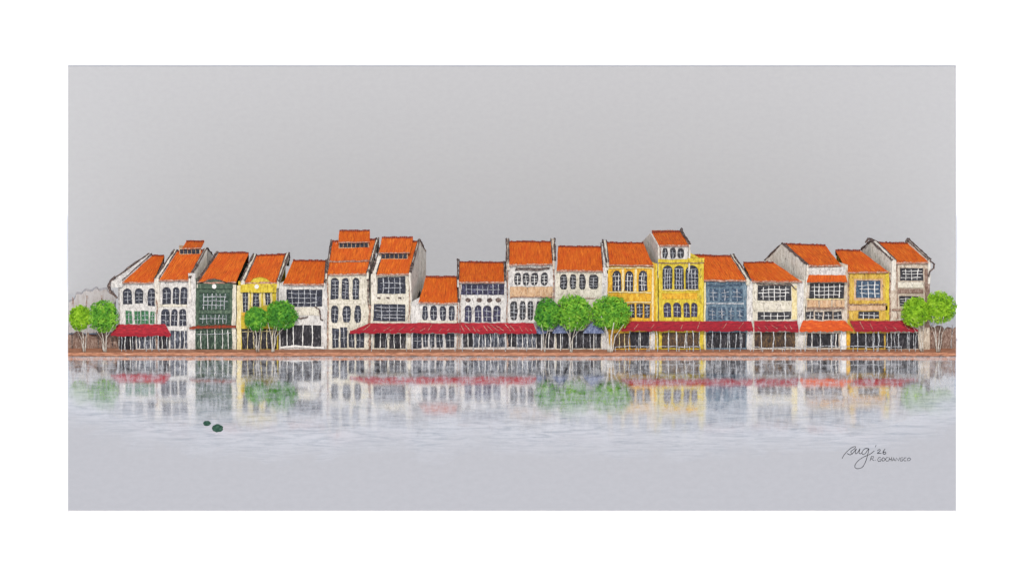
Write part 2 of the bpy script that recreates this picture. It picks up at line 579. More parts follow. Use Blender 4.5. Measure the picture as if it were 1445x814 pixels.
# ------------------------------------------------------------------ houses
def arch_pts(kind, x0, y0, x1, y1):
    w, h = x1 - x0, y1 - y0
    j = lambda a: random.uniform(-a, a) * 1.7
    if kind == 'rect':
        return [(x0 + j(.5), y1 + j(.5)), (x1 + j(.5), y1 + j(.5)), (x1 + j(.5), y0 + j(.5)), (x0 + j(.5), y0 + j(.5))]
    if kind == 'oval':
        n = 14
        cx, cy = (x0 + x1) / 2, (y0 + y1) / 2
        out = []
        for i in range(n):
            a = 2 * math.pi * i / n
            ca, sa = math.cos(a), math.sin(a)
            e = .62
            out.append((cx + w / 2 * math.copysign(abs(ca) ** e, ca) + j(.25), cy + h / 2 * math.copysign(abs(sa) ** e, sa) + j(.25)))
        return out
    r = min(w * .5, h * .45) * (1.25 if kind == 'point' else 1)
    pts = [(x0 + j(.4), y1 + j(.5)), (x1 + j(.4), y1 + j(.5))]
    for i in range(9):
        a = math.pi * i / 8
        pts.append(((x0 + x1) / 2 + w / 2 * math.cos(a), y0 + r - r * math.sin(a)))
    return pts


def window(root, kind, x0, y0, x1, y1, cols=2, rows=3, mat='navy', Y=YF, bars='trimdim', bw=.75):
    m = MB()
    m.slab(arch_pts(kind, x0, y0, x1, y1), Y - .06, .10, step=2, wobble=.7)
    o = m.build('window', mat, root)
    b = MB()
    w, h = x1 - x0, y1 - y0
    top = y0 + (min(w * .5, h * .3) * .55 if kind != 'rect' else 0)
    for i in range(1, cols):
        x = x0 + w * i / cols + random.uniform(-.3, .3)
        b.bar([(x + random.uniform(-.9, .9), top + random.uniform(0, 2)), (x + random.uniform(-.6, .6), (top + y1) / 2), (x + random.uniform(-.6, .6), y1 - random.uniform(-.4, 1))], bw * random.uniform(.7, 1.15), Y - .12, .05)
    for i in range(1, rows):
        y = y0 + h * i / rows + random.uniform(-.4, .4)
        if y < top:
            continue
        a, c = x0 + random.uniform(.2, w * .18), x1 - random.uniform(.2, w * .18)
        b.bar([(a, y + random.uniform(-.9, .9)), (c, y + random.uniform(-.9, .9))], bw * random.uniform(.5, .85), Y - .10, .03)
    if b.v:
        b.build('glazing_bars', bars, o)
    return o


def strip(root, name, pts, w, mat, dY=.1, th=.09, rag=.45):
    m = MB()
    m.bar(pts, w, YF - dY, th, rag=rag)
    return m.build(name, mat, root)


def panel(root, name, pts, mat, dY=.05, th=.06, wobble=1.0):
    if len(pts) == 4 and not isinstance(pts[0], tuple):
        x0, y0, x1, y1 = pts
        pts = [(x0, y1), (x1, y1), (x1, y0), (x0, y0)]
    m = MB()
    m.slab(pts, YF - dY, th, wobble=wobble)
    return m.build(name, mat, root)


def house(label, x0, x1, roof, wall, D=4.0, DB=3.0, base=492.5, par_l=None, par_r=None, eave_dy=0.0, top=None, sidewall=None, back=None):
    """roof = (bottom left, bottom right, top right, top left) in drawing pixels; par = (front width, ridge width, rise)."""
    bl, br, tr, tl = roof
    root = empty('shophouse', ((x0 + x1) / 2 * K - 72.25, YF, QZ), label, 'shophouse', 'shophouses along the quay')
    OV = .35
    seed = x0 * .37
    q = [P(*bl, YF - OV), P(*br, YF - OV), P(*tr, YF + D), P(*tl, YF + D)]
    t = OV / (D + OV)
    ze = (q[0].z + q[1].z) / 2
    zr = (q[2].z + q[3].z) / 2
    zw = ze + (zr - ze) * t - .13          # wall plate under the roof
    X0, X1 = (x0 - 722.5) * K, (x1 - 722.5) * K
    R0, R1 = q[3].x + .12, q[2].x - .12
    if top is not None:
        zw = P(0, top, YF).z
    kb = (zr - ze) / (D + OV)
    bx = 0.0
    if back:
        bx = back[0] * K
        kb = (zr - P(0, (tl[1] + tr[1]) / 2 + back[1], YF + D + DB).z) / DB
    zb = zr - kb * DB
    Y1, Y2 = YF + D, YF + D + DB
    bm = bmesh.new()
    V = lambda *p: bm.verts.new(p)
    A, B, Cc, Dd = V(X0, YF, QZ), V(X1, YF, QZ), V(X1, YF, zw), V(X0, YF, zw)
    m0, m1, r0, r1 = V(R0, Y1, QZ), V(R1, Y1, QZ), V(R1, Y1, zr - .15), V(R0, Y1, zr - .15)
    k0, k1, l1, l0 = V(R0 + bx, Y2, QZ), V(R1 + bx, Y2, QZ), V(R1 + bx, Y2, zb - .15), V(R0 + bx, Y2, zb - .15)
    bm.faces.new((A, B, Cc, Dd))
    sides = [bm.faces.new((m0, A, Dd, r0)), bm.faces.new((k0, m0, r0, l0)),
             bm.faces.new((B, m1, r1, Cc)), bm.faces.new((m1, k1, l1, r1))]
    bm.faces.new((k1, k0, l0, l1))
    bm.faces.new((Dd, Cc, r1, r0))
    bm.faces.new((r0, r1, l1, l0))
    if sidewall:
        for f in sides:
            f.material_index = 1
    bmesh.ops.recalc_face_normals(bm, faces=bm.faces[:])
    bmesh.ops.subdivide_edges(bm, edges=bm.edges[:], cuts=9, use_grid_fill=True)
    for v in bm.verts:
        v.co = wob(v.co) - Vector(root.location)
    me = bpy.data.meshes.new('wall')
    bm.to_mesh(me)
    bm.free()
    me.materials.append(M[wall])
    if sidewall:
        me.materials.append(M[sidewall])
    wo = bpy.data.objects.new('wall', me)
    COL.objects.link(wo)
    wo.parent = root
    # roof: front slope and back slope
    r = MB()
    r.sheet(q, .085, 10, .14, rib=.035, ribw=.34, rag=.10, seed=seed)
    bq = [Vector((q[3].x + bx, Y2 + .2, zr - kb * (DB + .2))), Vector((q[2].x + bx, Y2 + .2, zr - kb * (DB + .2))), q[2] + Vector((0, .01, 0)), q[3] + Vector((0, .01, 0))]
    r.sheet(bq, .17, 5, .14, rib=.03, ribw=.34, rag=.04, seed=seed + 5)
    ro = r.build('roof', 'roof', root)
    c = MB()
    n = max(6, int((tr[0] - tl[0]) / 2.6))
    for i in range(n):
        xa = tl[0] + (tr[0] - tl[0]) * i / n
        xb = tl[0] + (tr[0] - tl[0]) * (i + .96) / n
        ya = tl[1] + (tr[1] - tl[1]) * i / n
        hgt = random.uniform(.3, 1.5)
        c.rect(xa, ya - hgt, xb, ya + random.uniform(.3, 1.1), Y1 - .16, .34, wobble=.5)
    c.build('ridge_cap', 'ridge', ro)
    gt = MB()
    gt.bar([bl, br], 1.9, YF - OV - .07, .08, rag=.6)
    gt.build('gutter', 'gutter', root)

    def parapet(side, par):
        fw, rw, rise = par
        s = -1 if side == 'l' else 1
        f_in, r_in = (bl, tl) if side == 'l' else (br, tr)
        m = MB()
        rows = []
        deep = 7.0 if sidewall == 'side' else .5
        for (px, py, Y, wd, dp) in ((f_in[0], f_in[1], YF - OV, fw, .7), (f_in[0] + (r_in[0] - f_in[0]) * .12, f_in[1] + (r_in[1] - f_in[1]) * .12, YF - OV + (D + OV) * .12, fw + (rw - fw) * .12, deep * .9), (r_in[0], r_in[1], Y1, rw, deep)):
            zi = P(px, py, Y).z
            xi = P(px, py, Y).x
            xo = xi + s * wd * K
            rows.append([(xi, Y, zi - dp), (xo, Y, zi - dp), (xo, Y, zi + rise * K), (xi, Y, zi + rise * K)])
        zi = zr - kb * DB
        xi = r_in[0] * K - 72.25 + bx
        xo = xi + s * rw * K
        rows.append([(xi, Y2, zi - deep), (xo, Y2, zi - deep), (xo, Y2, zi + rise * K), (xi, Y2, zi + rise * K)])
        fine = []
        for a, b in zip(rows, rows[1:]):
            for j in range(8):
                fine.append([Vector(p).lerp(Vector(qq), j / 8) for p, qq in zip(a, b)])
        fine.append([Vector(p) for p in rows[-1]])
        vs = [wob(p) for rr in fine for p in rr]
        fs = []
        for i in range(len(fine) - 1):
            for j in range(4):
                a, b = i * 4 + j, i * 4 + (j + 1) % 4
                fs.append((a, b, b + 4, a + 4))
        e = (len(fine) - 1) * 4
        fs += [(3, 2, 1, 0), (e, e + 1, e + 2, e + 3)]
        m.add(vs, fs)
        po = m.build('parapet', sidewall or ('cream' if wall in ('green', 'yellow', 'ochre', 'blue') else wall), root)
        cp = MB()
        outer = [rr[2] for rr in fine]
        inner = [rr[3] for rr in fine]
        cp.tube([p + Vector((random.uniform(-.03, .03), 0, .04 + random.uniform(-.05, .08))) for p in outer],
                [random.uniform(.06, .20) for _ in outer], 6)
        cp.build('coping', 'ink', po)
        ci = MB()
        ci.tube([p + Vector((random.uniform(-.02, .02), 0, .02 + random.uniform(-.03, .05))) for p in inner],
                [random.uniform(.04, .11) for _ in inner], 6)
        ci.build('coping', 'ink', po)
        return po
    if par_l:
        parapet('l', par_l)
    if par_r:
        parapet('r', par_r)
    root['eave'] = 0
    del root['eave']
    return root, (bl, br, tr, tl, D)


def monitor(root, info, cl, roofq, mat='navy', wall='tan'):
    """Raised ridge light: a low window band on the roof slope with its own small roof."""
    bl, br, tr, tl, D = info
    x0, y0, x1, y1 = cl
    ey, ry = (bl[1] + br[1]) / 2, (tl[1] + tr[1]) / 2
    t = (ey - y1) / (ey - ry)
    Y = YF - .35 + (D + .35) * min(1.0, t)
    m = MB()
    m.rect(x0, y0, x1, y1 + 3, Y, 1.3)
    o = m.build('clerestory', wall, root)
    b = MB()
    n = max(4, int((x1 - x0) / 6))
    for i in range(n):
        a = x0 + 1 + (x1 - x0 - 2) * i / n
        b.rect(a, y0 + 2, a + (x1 - x0 - 2) / n - .8, y1 - .8, Y - .05, .08, wobble=.5)
    b.build('window', mat, o)
    a, bb, c, d = roofq
    r = MB()
    YT = Y + 1.9
    q = [P(*a, Y - .3), P(*bb, Y - .3), P(*c, YT), P(*d, YT)]
    r.sheet(q, .085, 8, .12, rib=.035, ribw=.34, rag=.08, seed=x0 * .7)
    dz = q[2].z - q[1].z
    bk = [Vector((q[3].x, YT + 1.4, q[3].z - dz * .7)), Vector((q[2].x, YT + 1.4, q[2].z - dz * .7)), q[2] + Vector((0, .01, 0)), q[3] + Vector((0, .01, 0))]
    r.sheet(bk, .2, 4, .12, rib=.03, ribw=.34, seed=x0)
    ro = r.build('ridge_roof', 'roof', root)
    e = MB()
    e.bar([a, bb], 1.3, Y - .38, .06, rag=.6)
    e.build('gutter', 'gutter', ro)
    cp = MB()
    n = max(5, int((c[0] - d[0]) / 2.6))
    for i in range(n):
        xa = d[0] + (c[0] - d[0]) * i / n
        cp.rect(xa, d[1] - random.uniform(.3, 1.4), xa + 2.5, d[1] + .8, YT - .15, .3, wobble=.5)
    cp.build('ridge_cap', 'ridge', ro)


def shop(root, x0, y0, x1, y1, mat='shopdark', posts=(), postmat='trim', kind='rect', w=.9):
    m = MB()
    m.slab(arch_pts(kind, x0, y0, x1, y1), YF - .06, .10, wobble=.7)
    m.build('shopfront', mat, root)
    for x in posts:
        strip(root, 'post', [(x + random.uniform(-.8, .8), y0 + random.uniform(-1, 1.5)), (x + random.uniform(-.4, .4), (y0 + y1) / 2), (x + random.uniform(-.8, .8), y1 + .3)], w, postmat, dY=.16, th=.08)


def pipe(root, x, y0, y1, w=1.6, mat='pipe', dx=0):
    strip(root, 'drainpipe', [(x + dx, y0), (x + random.uniform(-.5, .5), (y0 * .6 + y1 * .4)), (x, y1)], w, mat, dY=.14, th=.14, rag=.6)


# 1 ---- end house on the left
h, inf = house('leftmost white shophouse with green shutters in its middle storey', 167, 221, ((172, 399), (216, 399), (232, 361), (214, 361)), 'white', par_l=(15, 4, 3))
strip(h, 'scroll', [(166, 421), (161, 416), (155, 412), (153, 404), (156, 397), (163, 391)], 3.4, 'ink', dY=.5, th=.3)
for x0, x1, yb in ((173.5, 186, 429), (190, 202, 428), (208, 219, 432)):
    window(h, 'arch', x0, 407, x1, yb, 2, 4)
for x0, x1 in ((177, 187), (190, 198), (200, 210), (212, 219)):
    window(h, 'rect', x0, 439, x1, 457, 2, 3, 'greenpane')
shop(h, 169, 474, 191, 493, 'shopdark', (176, 184))
shop(h, 193, 474, 219, 492, 'shopgrey', (197, 204, 212), 'trim')
pipe(h, 168, 401, 492, 1.6, 'greypipe')
# 2
h, inf = house('white shophouse with two rows of three arched windows and a small raised ridge roof', 221.5, 267, ((224, 396), (266, 395.5), (289, 353), (250, 355)), 'white', par_l=(6, 4, 2.5), par_r=(2, 3, 3), sidewall='side', back=(8, 9))
monitor(h, inf, (253, 350, 283, 359), ((257, 351), (283, 350), (288, 341), (263, 341)))
for x0, x1 in ((229, 241), (243.5, 253), (255, 264.5)):
    window(h, 'arch', x0, 405, x1, 429, 2, 3, 'navy')
for x0, x1 in ((227.5, 239.5), (241.5, 250.5), (253, 263)):
    window(h, 'arch', x0, 436, x1, 460, 2, 3, 'navy')
panel(h, 'cornice', (224, 429.5, 264, 433), 'cream', .1, .1)
shop(h, 241, 467, 264, 492, 'shopgrey', (247, 254, 260))
shop(h, 224, 474, 238, 492, 'shopdark', (229,))
pipe(h, 221.5, 397, 492, 1.6, 'pipe')
# 3
h, inf = house('dark green shophouse with a small round white medallion on top', 267, 333, ((279, 399), (332.5, 399), (351, 357), (308, 357)), 'green', par_l=(1.5, 1.5, 1.5))
panel(h, 'pilaster', (265.5, 386, 276, 493), 'white', .14, .12)
panel(h, 'pilaster', (327.5, 402, 333, 493), 'cream', .12, .1)
panel(h, 'gable', [(277, 407), (328, 407), (328, 400.5), (318, 399.5), (311, 396), (302, 394.5), (293, 396), (287, 399.5), (277, 400.5)], 'green', .34, .3)
strip(h, 'cornice', [(277, 400.5), (287, 399), (293, 395.5), (302, 394), (311, 395.5), (318, 399), (328, 400)], 1.4, 'ink', dY=.42, th=.1)
panel(h, 'medallion', [(302.5 + 3.2 * math.cos(a * math.pi / 6), 404 + 3.4 * math.sin(a * math.pi / 6)) for a in range(12)], 'trim', .40, .08)
window(h, 'rect', 281, 413, 323, 437, 7, 4, 'greendim', bw=1.0)
window(h, 'rect', 281, 443, 325, 457, 8, 2, 'greendim', bw=.9)
panel(h, 'cornice', (280, 437.5, 326, 442), 'green', .12, .1)
strip(h, 'canopy', [(267, 463.5), (280, 462), (300, 461.5), (333, 461)], 3.2, 'ridge', dY=.5, th=.46)
shop(h, 276.5, 465, 327, 492, 'shopgreen', (284, 293, 303.5, 314, 322), 'trim')
strip(h, 'rail', [(277, 472), (326, 470)], .7, 'trimdim', dY=.2, th=.05)
# 4
h, inf = house('yellow shophouse with a curved ornamental gable behind the tree pair', 336, 392, ((345, 399), (390.5, 399.5), (404, 359.5), (362, 361)), 'yellow', par_l=(5.5, 4, 2.5), par_r=(3, 4, 2.5))
panel(h, 'pilaster', (334, 403, 340, 493), 'creamtrim', .15, .13)
panel(h, 'gable', [(339, 412.5), (390, 412.5), (391, 401), (383, 399.5), (376, 394), (366, 391.5), (357, 394), (351, 400), (339, 402)], 'yellow', .4, .36)
panel(h, 'medallion', [(362.5 + 3 * math.cos(a * math.pi / 6), 404 + 3 * math.sin(a * math.pi / 6)) for a in range(12)], 'trim', .46, .08)
for x0, x1, yb in ((343, 350, 440), (357, 366, 432), (374, 381.5, 430)):
    panel(h, 'surround', (x0 - 2.6, 411.5, x1 + 2.6, yb + 1), 'creamtrim', .05, .06)
    window(h, 'rect', x0, 412.5, x1, yb, 2, 4, 'navy', Y=YF - .05)
panel(h, 'cornice', (341, 441, 391, 446), 'ochre', .12, .1)
shop(h, 341, 464, 391, 492, 'shopdark', (350, 358, 369, 377, 385), 'creamtrim')
strip(h, 'rail', [(341, 468), (391, 467)], .7, 'creamtrim', dY=.2, th=.05)
pipe(h, 391.5, 402, 440, 1.8, 'greypipe')
# 5
h, inf = house('plain white shophouse with one wide shuttered window beside the tree pair', 393.5, 461, ((399, 401.5), (457.5, 401.5), (460, 368.5), (413.5, 368)), 'white', par_r=(2, 2, 2))
window(h, 'rect', 404, 408, 455, 433, 6, 4, 'navy', bw=1.1)
panel(h, 'cornice', (400, 434, 450, 445), 'cream', .1, .1)
strip(h, 'ledge', [(416, 448.5), (424, 449.5), (435, 447.5)], 1.5, 'ink', dY=.2, th=.15)
strip(h, 'bracket', [(445, 433), (451, 437), (452, 450), (456, 452.5)], 2.0, 'ink', dY=.2, th=.15)
shop(h, 396, 459, 453, 491, 'shopdark', (405, 414, 427, 441), 'trim', w=1.2)
strip(h, 'plinth', [(395, 490), (420, 488.5), (458, 491)], 2.6, 'trim', dY=.2, th=.1)
# 6
h, inf = house('tall cream shophouse with oval and slim windows under a stepped orange roof', 461.5, 521, ((461.5, 387.5), (517.5, 387), (531, 338), (469, 341)), 'cream', D=4.4, par_l=(2, 1.5, 1.5), par_r=(3, 3, 2))
monitor(h, inf, (478, 341, 521, 350), ((477, 342), (522, 342), (522, 326), (479, 326)))
mb = MB()
mb.bar([(464, 369), (490, 369.5), (523, 368.5)], 1.6, YF + 1.25, .3, rag=.7)
mb.build('roof_step', 'gutter', h)
for x0, x1 in ((467, 478), (482, 492), (497.5, 507)):
    window(h, 'arch', x0, 392, x1, 422, 2, 6, 'navy')
for x0, x1 in ((467, 478), (483.5, 495), (500, 509.5)):
    window(h, 'oval', x0, 431, x1, 455.5, 2, 4, 'navy')
panel(h, 'cornice', (464, 424, 518, 428.5), 'cream', .1, .1)
for a in ((468, 463.5, 478, 491), (480.5, 462, 490, 490), (491.5, 470, 500, 490), (502.5, 470, 513.5, 490)):
    window(h, 'rect', *a, 2, 2, 'navy')
pipe(h, 462.5, 389, 492, 1.8, 'pipe')
pipe(h, 519.5, 384, 432, 2.4, 'ink')
pipe(h, 521.5, 430, 492, 2.6, 'pipe')
# 7
h, inf = house('tall cream shophouse with wide grid windows and a bare right gable wall', 523.5, 579.5, ((531, 388), (577.5, 387), (590, 341), (545, 341)), 'cream', D=4.4, DB=2.4, par_l=(7, 5, 1.5), par_r=(2, 2, 2.5), sidewall='side', back=(9, 17))
monitor(h, inf, (537, 356, 576, 365.5), ((534.5, 357), (579, 357), (583, 336), (539, 335.5)))
window(h, 'rect', 533, 391, 572.5, 414.5, 5, 3, 'navy', bw=1.0)
window(h, 'rect', 527, 429, 572.5, 453, 4, 5, 'navy', bw=1.0)
for x in (535, 548, 564):
    panel(h, 'vent', [(x - 2.4, 421.3), (x + 2, 421.8), (x + 2.4, 419.6), (x - 2, 419.2)], 'ink', .06, .06)
shop(h, 528, 471, 546, 491, 'shopdark', (537,))
shop(h, 549, 471, 573, 491, 'shopdark', (556, 565))
pipe(h, 577.5, 390, 455, 1.2, 'pipe')
# 8
h, inf = house('lowest shophouse, white with four small windows tucked beneath its eave', 580, 647, ((590, 428), (646.5, 428), (645, 391), (601, 391)), 'white', par_r=(1.5, 1.5, 1.5))
for x0, x1 in ((595.5, 603.5), (607, 617), (620.5, 629.5), (633, 642)):
    window(h, 'oval', x0, 431.5, x1, 452, 2, 3, 'navy')
panel(h, 'cornice', (590, 452.5, 645, 455.5), 'cream', .08, .08)
for a in ((583, 470, 594.5, 491), (597, 471, 604, 490), (606, 471, 613, 490), (616, 472, 625, 490), (628.5, 471, 641, 490)):
    window(h, 'rect', *a, 2, 2, 'navy')
pipe(h, 645.5, 430, 492, 1.4, 'pipe')
# 9
h, inf = house('white shophouse with one long violet window band above four round vents', 647.5, 714, ((647.5, 398.5), (712, 398.5), (711, 371), (648, 370)), 'white', par_l=(2, 2, 4), par_r=(2, 2, 2))
window(h, 'rect', 651, 401, 711, 416.5, 8, 2, 'purple', bw=.7)
for x in (660.5, 676, 691, 703.5):
    panel(h, 'vent', [(x + 4 * math.cos(a * math.pi / 5), 423.5 + 3.2 * math.sin(a * math.pi / 5)) for a in range(10)], 'ink', .06, .06)
for x0, x1 in ((655.5, 665.5), (670, 679.5), (681.5, 693.5), (696, 706.5)):
    window(h, 'arch', x0, 431, x1, 454, 2, 3, 'purple')
shop(h, 653, 470, 668, 489.5, 'shopdark', (660,))
shop(h, 669, 470, 712, 490, 'shopgrey', (676, 684, 692, 703))
pipe(h, 649, 400, 490, 1.3, 'pipe')
# 10
h, inf = house('white shophouse with a tan panel band between two rows of oval windows', 714.5, 783, ((718, 374), (780, 373), (777.5, 341.5), (718, 341.5)), 'white', par_l=(3, 3, 4.5), par_r=(3.5, 5, 5), sidewall='stone')
panel(h, 'ledge', [(726, 382), (735, 381), (755, 382.5), (775, 380), (776, 377.5), (750, 379), (728, 378)], 'ink', .22, .2)
for x0, x1 in ((725.5, 735.5), (737.5, 747), (749, 759.5), (763.5, 773)):
    window(h, 'oval', x0, 385, x1, 402.5, 2, 4, 'black', bars='trim')
panel(h, 'balustrade', (719.5, 405, 780, 419), 'tan', .12, .1)
strip(h, 'ledge', [(719, 419.5), (750, 418.8), (780, 419.6)], 1.6, 'pipe', dY=.2, th=.16)
for x0, x1 in ((720, 730.5), (733, 742), (744.5, 753), (756, 764)):
    window(h, 'oval', x0, 425, x1, 451.5, 2, 5, 'black')
shop(h, 715.5, 470, 729, 489.5, 'shopdark', (722,))
shop(h, 730, 470, 756, 490, 'shopgrey', (737, 745, 751))
shop(h, 757, 468, 782, 491, 'shopdark', (765, 774))
pipe(h, 716, 376, 490, 1.6, 'pipe')
pipe(h, 781.5, 376, 430, 1.8, 'pipe')
# 11
h, inf = house('pale stone shophouse with one row of four windows above the tree trio', 783.5, 855, ((786, 382), (851, 383), (848, 349), (787.5, 348)), 'cream', par_r=(5, 6, 6), sidewall='white')
for x0, x1 in ((790, 800.5), (804, 813), (817, 826.5), (831, 844.5)):
    window(h, 'oval', x0, 387, x1, 408.5, 2, 5, 'black')
strip(h, 'ledge', [(826, 421), (840, 421)], 1.0, 'pipe', dY=.15, th=.1)
panel(h, 'pilaster', (849, 386, 857.5, 493), 'white', .14, .12)
shop(h, 785, 467, 848, 491, 'shopdark', (794, 803, 813, 823, 833, 841), 'trimdim')
# 12
h, inf = house('ochre yellow shophouse with three arched upper windows right of the tree trio', 857.5, 928, ((859, 374), (922, 375), (908, 343.5), (855.5, 343)), 'ochre', par_l=(3, 5, 4))
for x0, x1 in ((864, 876.5), (882, 893.5), (901.5, 913)):
    window(h, 'point', x0, 382, x1, 410.5, 3, 4, 'navy', bars='trim')
panel(h, 'pilaster', (877.5, 380, 880.5, 411), 'creamtrim', .1, .1)
panel(h, 'pilaster', (895, 380, 898.5, 411), 'creamtrim', .1, .1)
strip(h, 'cornice', [(859, 378), (890, 378), (920, 378)], 1.6, 'creamtrim', dY=.16, th=.14)
strip(h, 'cornice', [(859, 412.5), (890, 412), (919, 413)], 1.4, 'creamtrim', dY=.16, th=.14)
strip(h, 'cornice', [(870, 426.5), (919, 426.5)], 1.2, 'creamtrim', dY=.12, th=.1)
for x0, x1 in ((887, 895), (898, 907.5), (909.5, 917.5)):
    window(h, 'rect', x0, 429, x1, 448, 2, 4, 'black')
panel(h, 'pilaster', (920, 378, 922.5, 492), 'creamtrim', .13, .11)
panel(h, 'pilaster', (925, 372, 928, 492), 'yellow', .13, .11)
shop(h, 866, 470, 888, 491, 'shopbrown', (874, 881), 'creamtrim')
shop(h, 889, 469, 916, 491, 'shopdark', (903,), 'trim')
panel(h, 'pilaster', (917.5, 468, 924, 493), 'white', .16, .1)
# 13
h, inf = house('tallest yellow shophouse topped by a white attic with three dark openings', 929.5, 993, ((931, 346.5), (972.5, 346.5), (960, 327), (920, 328)), 'yellow', D=3.6, DB=3.2, par_r=(1.5, 2, 1.5), top=367, sidewall='side')
at = MB()
at.slab([(931, 367), (971, 367), (971, 345.5), (931, 345.5)], YF - .02, 3.2)
ao = at.build('attic', 'white', h)
# left attic gable, seen over the ochre roof
ag = MB()
qa = [P(931, 367, YF), P(931, 346.5, YF)]
rdg = P(920, 329, YF + 3.6)
bkk = P(907, 343, YF + 6.8)
zlo = P(0, 392, YF).z
ring = [Vector((-722.5 * K + 931 * K, YF, zlo)), qa[1], rdg, bkk, Vector((bkk.x, YF + 6.8, zlo)), Vector((rdg.x, YF + 3.6, zlo))]
off = Vector((-.25, 0, 0))
vs = ring + [p + off for p in ring]
ag.add(vs, [(0, 1, 2, 5), (5, 2, 3, 4), (11, 8, 7, 6), (10, 9, 8, 11), (0, 6, 7, 1), (1, 7, 8, 2), (2, 8, 9, 3)])
ag.build('gable', 'side', h)
strip(h, 'coping', [(932, 346), (932, 366)], 1.2, 'pipe', dY=.08, th=.06)
for x0, x1 in ((935, 942.5), (945.5, 954), (956.5, 965.5)):
    window(h, 'oval', x0, 350, x1, 364.5, 2, 2, 'black', Y=YF - .03)
panel(h, 'cornice', [(928.5, 370.5), (994, 370.5), (994, 364.5), (970, 364.5), (970, 366.5), (928.5, 366.5)], 'yellow', .25, .23)
strip(h, 'cornice', [(929, 371.5), (960, 371), (994, 371.5)], 1.0, 'pipe', dY=.2, th=.16)
for x0, x1 in ((935, 949), (951.5, 965), (967.5, 985.5)):
    window(h, 'arch', x0, 374.5, x1, 408, 4, 6, 'navy', bars='trimdim', bw=.9)
strip(h, 'sill', [(934, 409), (960, 409.5), (987, 409)], 1.4, 'creamtrim', dY=.16, th=.14)
panel(h, 'cornice', (934, 414, 984, 422), 'ochre', .1, .1)
for x0, x1 in ((936, 947), (950, 960.5), (964, 973), (975.5, 984)):
    window(h, 'arch', x0, 427, x1, 447.5, 2, 3, 'purple')
panel(h, 'pilaster', (929.5, 372, 933, 492), 'yellow', .13, .11)
panel(h, 'pilaster', (988, 372, 993, 492), 'yellow', .13, .11)
shop(h, 934, 470, 986, 491, 'shopbrown', (943, 955, 967, 979), 'trim')
# 14
h, inf = house('slate blue shophouse beside the tall yellow one', 993.5, 1062, ((993.5, 396), (1053, 396), (1031, 362), (975, 360)), 'blue', par_r=(5, 4, 2.5))
strip(h, 'ledge', [(997, 402.5), (1020, 404), (1047, 401)], 2.0, 'bluepane', dY=.2, th=.16)
for x0, x1 in ((1001, 1013), (1016, 1030), (1033, 1047)):
    window(h, 'rect', x0, 407, x1, 424.5, 2, 3, 'bluepane', bars='trimdim', bw=.9)
strip(h, 'cornice', [(996, 428), (1050, 428.5)], 1.6, 'trimdim', dY=.14, th=.12)
for x0, x1 in ((1000, 1011), (1014, 1024), (1027, 1036), (1039, 1049)):
    window(h, 'rect', x0, 433.5, x1, 450.5, 2, 3, 'bluepane')
panel(h, 'pilaster', (1054, 397, 1062, 493), 'white', .14, .12)
panel(h, 'pilaster', (993.5, 398, 996, 493), 'creamtrim', .12, .1)
shop(h, 997, 470, 1053, 491, 'shopdark', (1005, 1017, 1027, 1038, 1047), 'trimdim')
# 15
h, inf = house('low cream shophouse with dark grid windows and a yellow side strip', 1062, 1136, ((1061, 397), (1131.5, 397.5), (1092, 370.5), (1049, 371)), 'cream', D=3.6)
window(h, 'rect', 1069, 403, 1116, 424, 6, 4, 'black', bars='trim', bw=1.0)
window(h, 'rect', 1069, 440, 1115.5, 451, 5, 2, 'black', bars='trim', bw=.9)
panel(h, 'cornice', (1068, 427, 1116, 437), 'cream', .1, .1)
panel(h, 'pilaster', (1117.5, 404, 1124.5, 451), 'creamtrim', .08, .08)
panel(h, 'pilaster', (1125.5, 398, 1134, 493), 'white', .14, .12)
strip(h, 'ledge', [(1067, 400.5), (1090, 402), (1116, 401.5), (1124, 409)], 1.8, 'ink', dY=.18, th=.14)
shop(h, 1065, 469, 1122, 491, 'shopbrown', (1074, 1092, 1108), 'trim', w=1.1)
# 16
h, inf = house('cream shophouse with a tan balcony and a big bare left gable wall', 1137, 1196, ((1141, 375), (1187, 375), (1165, 346.5), (1106, 345)), 'stone', D=4.4, DB=3.0, par_l=(2.5, 2, 1.5), sidewall='side', back=(-25, 23))
panel(h, 'frieze', (1140, 377, 1193, 388), 'white', .06, .06)
lr = MB()
lr.sheet([P(1138, 398, YF - .9), P(1196, 397.5, YF - .9), P(1193, 388, YF - .05), P(1141, 388, YF - .05)], .085, 4, .1, rib=.03, seed=3)
lo = lr.build('canopy', 'roof', h)
window(h, 'rect', 1142, 399.5, 1191, 421, 7, 4, 'black', bars='trim', bw=1.0)
for x0, x1 in ((1139, 1155), (1157, 1173), (1175, 1192)):
    panel(h, 'balustrade', (x0, 423, x1, 433.5), 'tan', .24, .1)
strip(h, 'ledge', [(1138, 422), (1165, 422.3), (1193, 422)], 1.2, 'creamtrim', dY=.32, th=.16)
strip(h, 'ledge', [(1138, 435.5), (1165, 435.3), (1193, 435)], 1.6, 'pipe', dY=.32, th=.26)
for x0, x1 in ((1137.5, 1148), (1150, 1161), (1163, 1174), (1176, 1188)):
    window(h, 'rect', x0, 439.5, x1, 450.5, 2, 2, 'black', bars='trim')
shop(h, 1139, 470, 1184, 491, 'shopdark', (1146, 1158, 1173, 1180), 'trim', w=1.1)
panel(h, 'pilaster', (1186, 468, 1194, 493), 'trim', .14, .12)
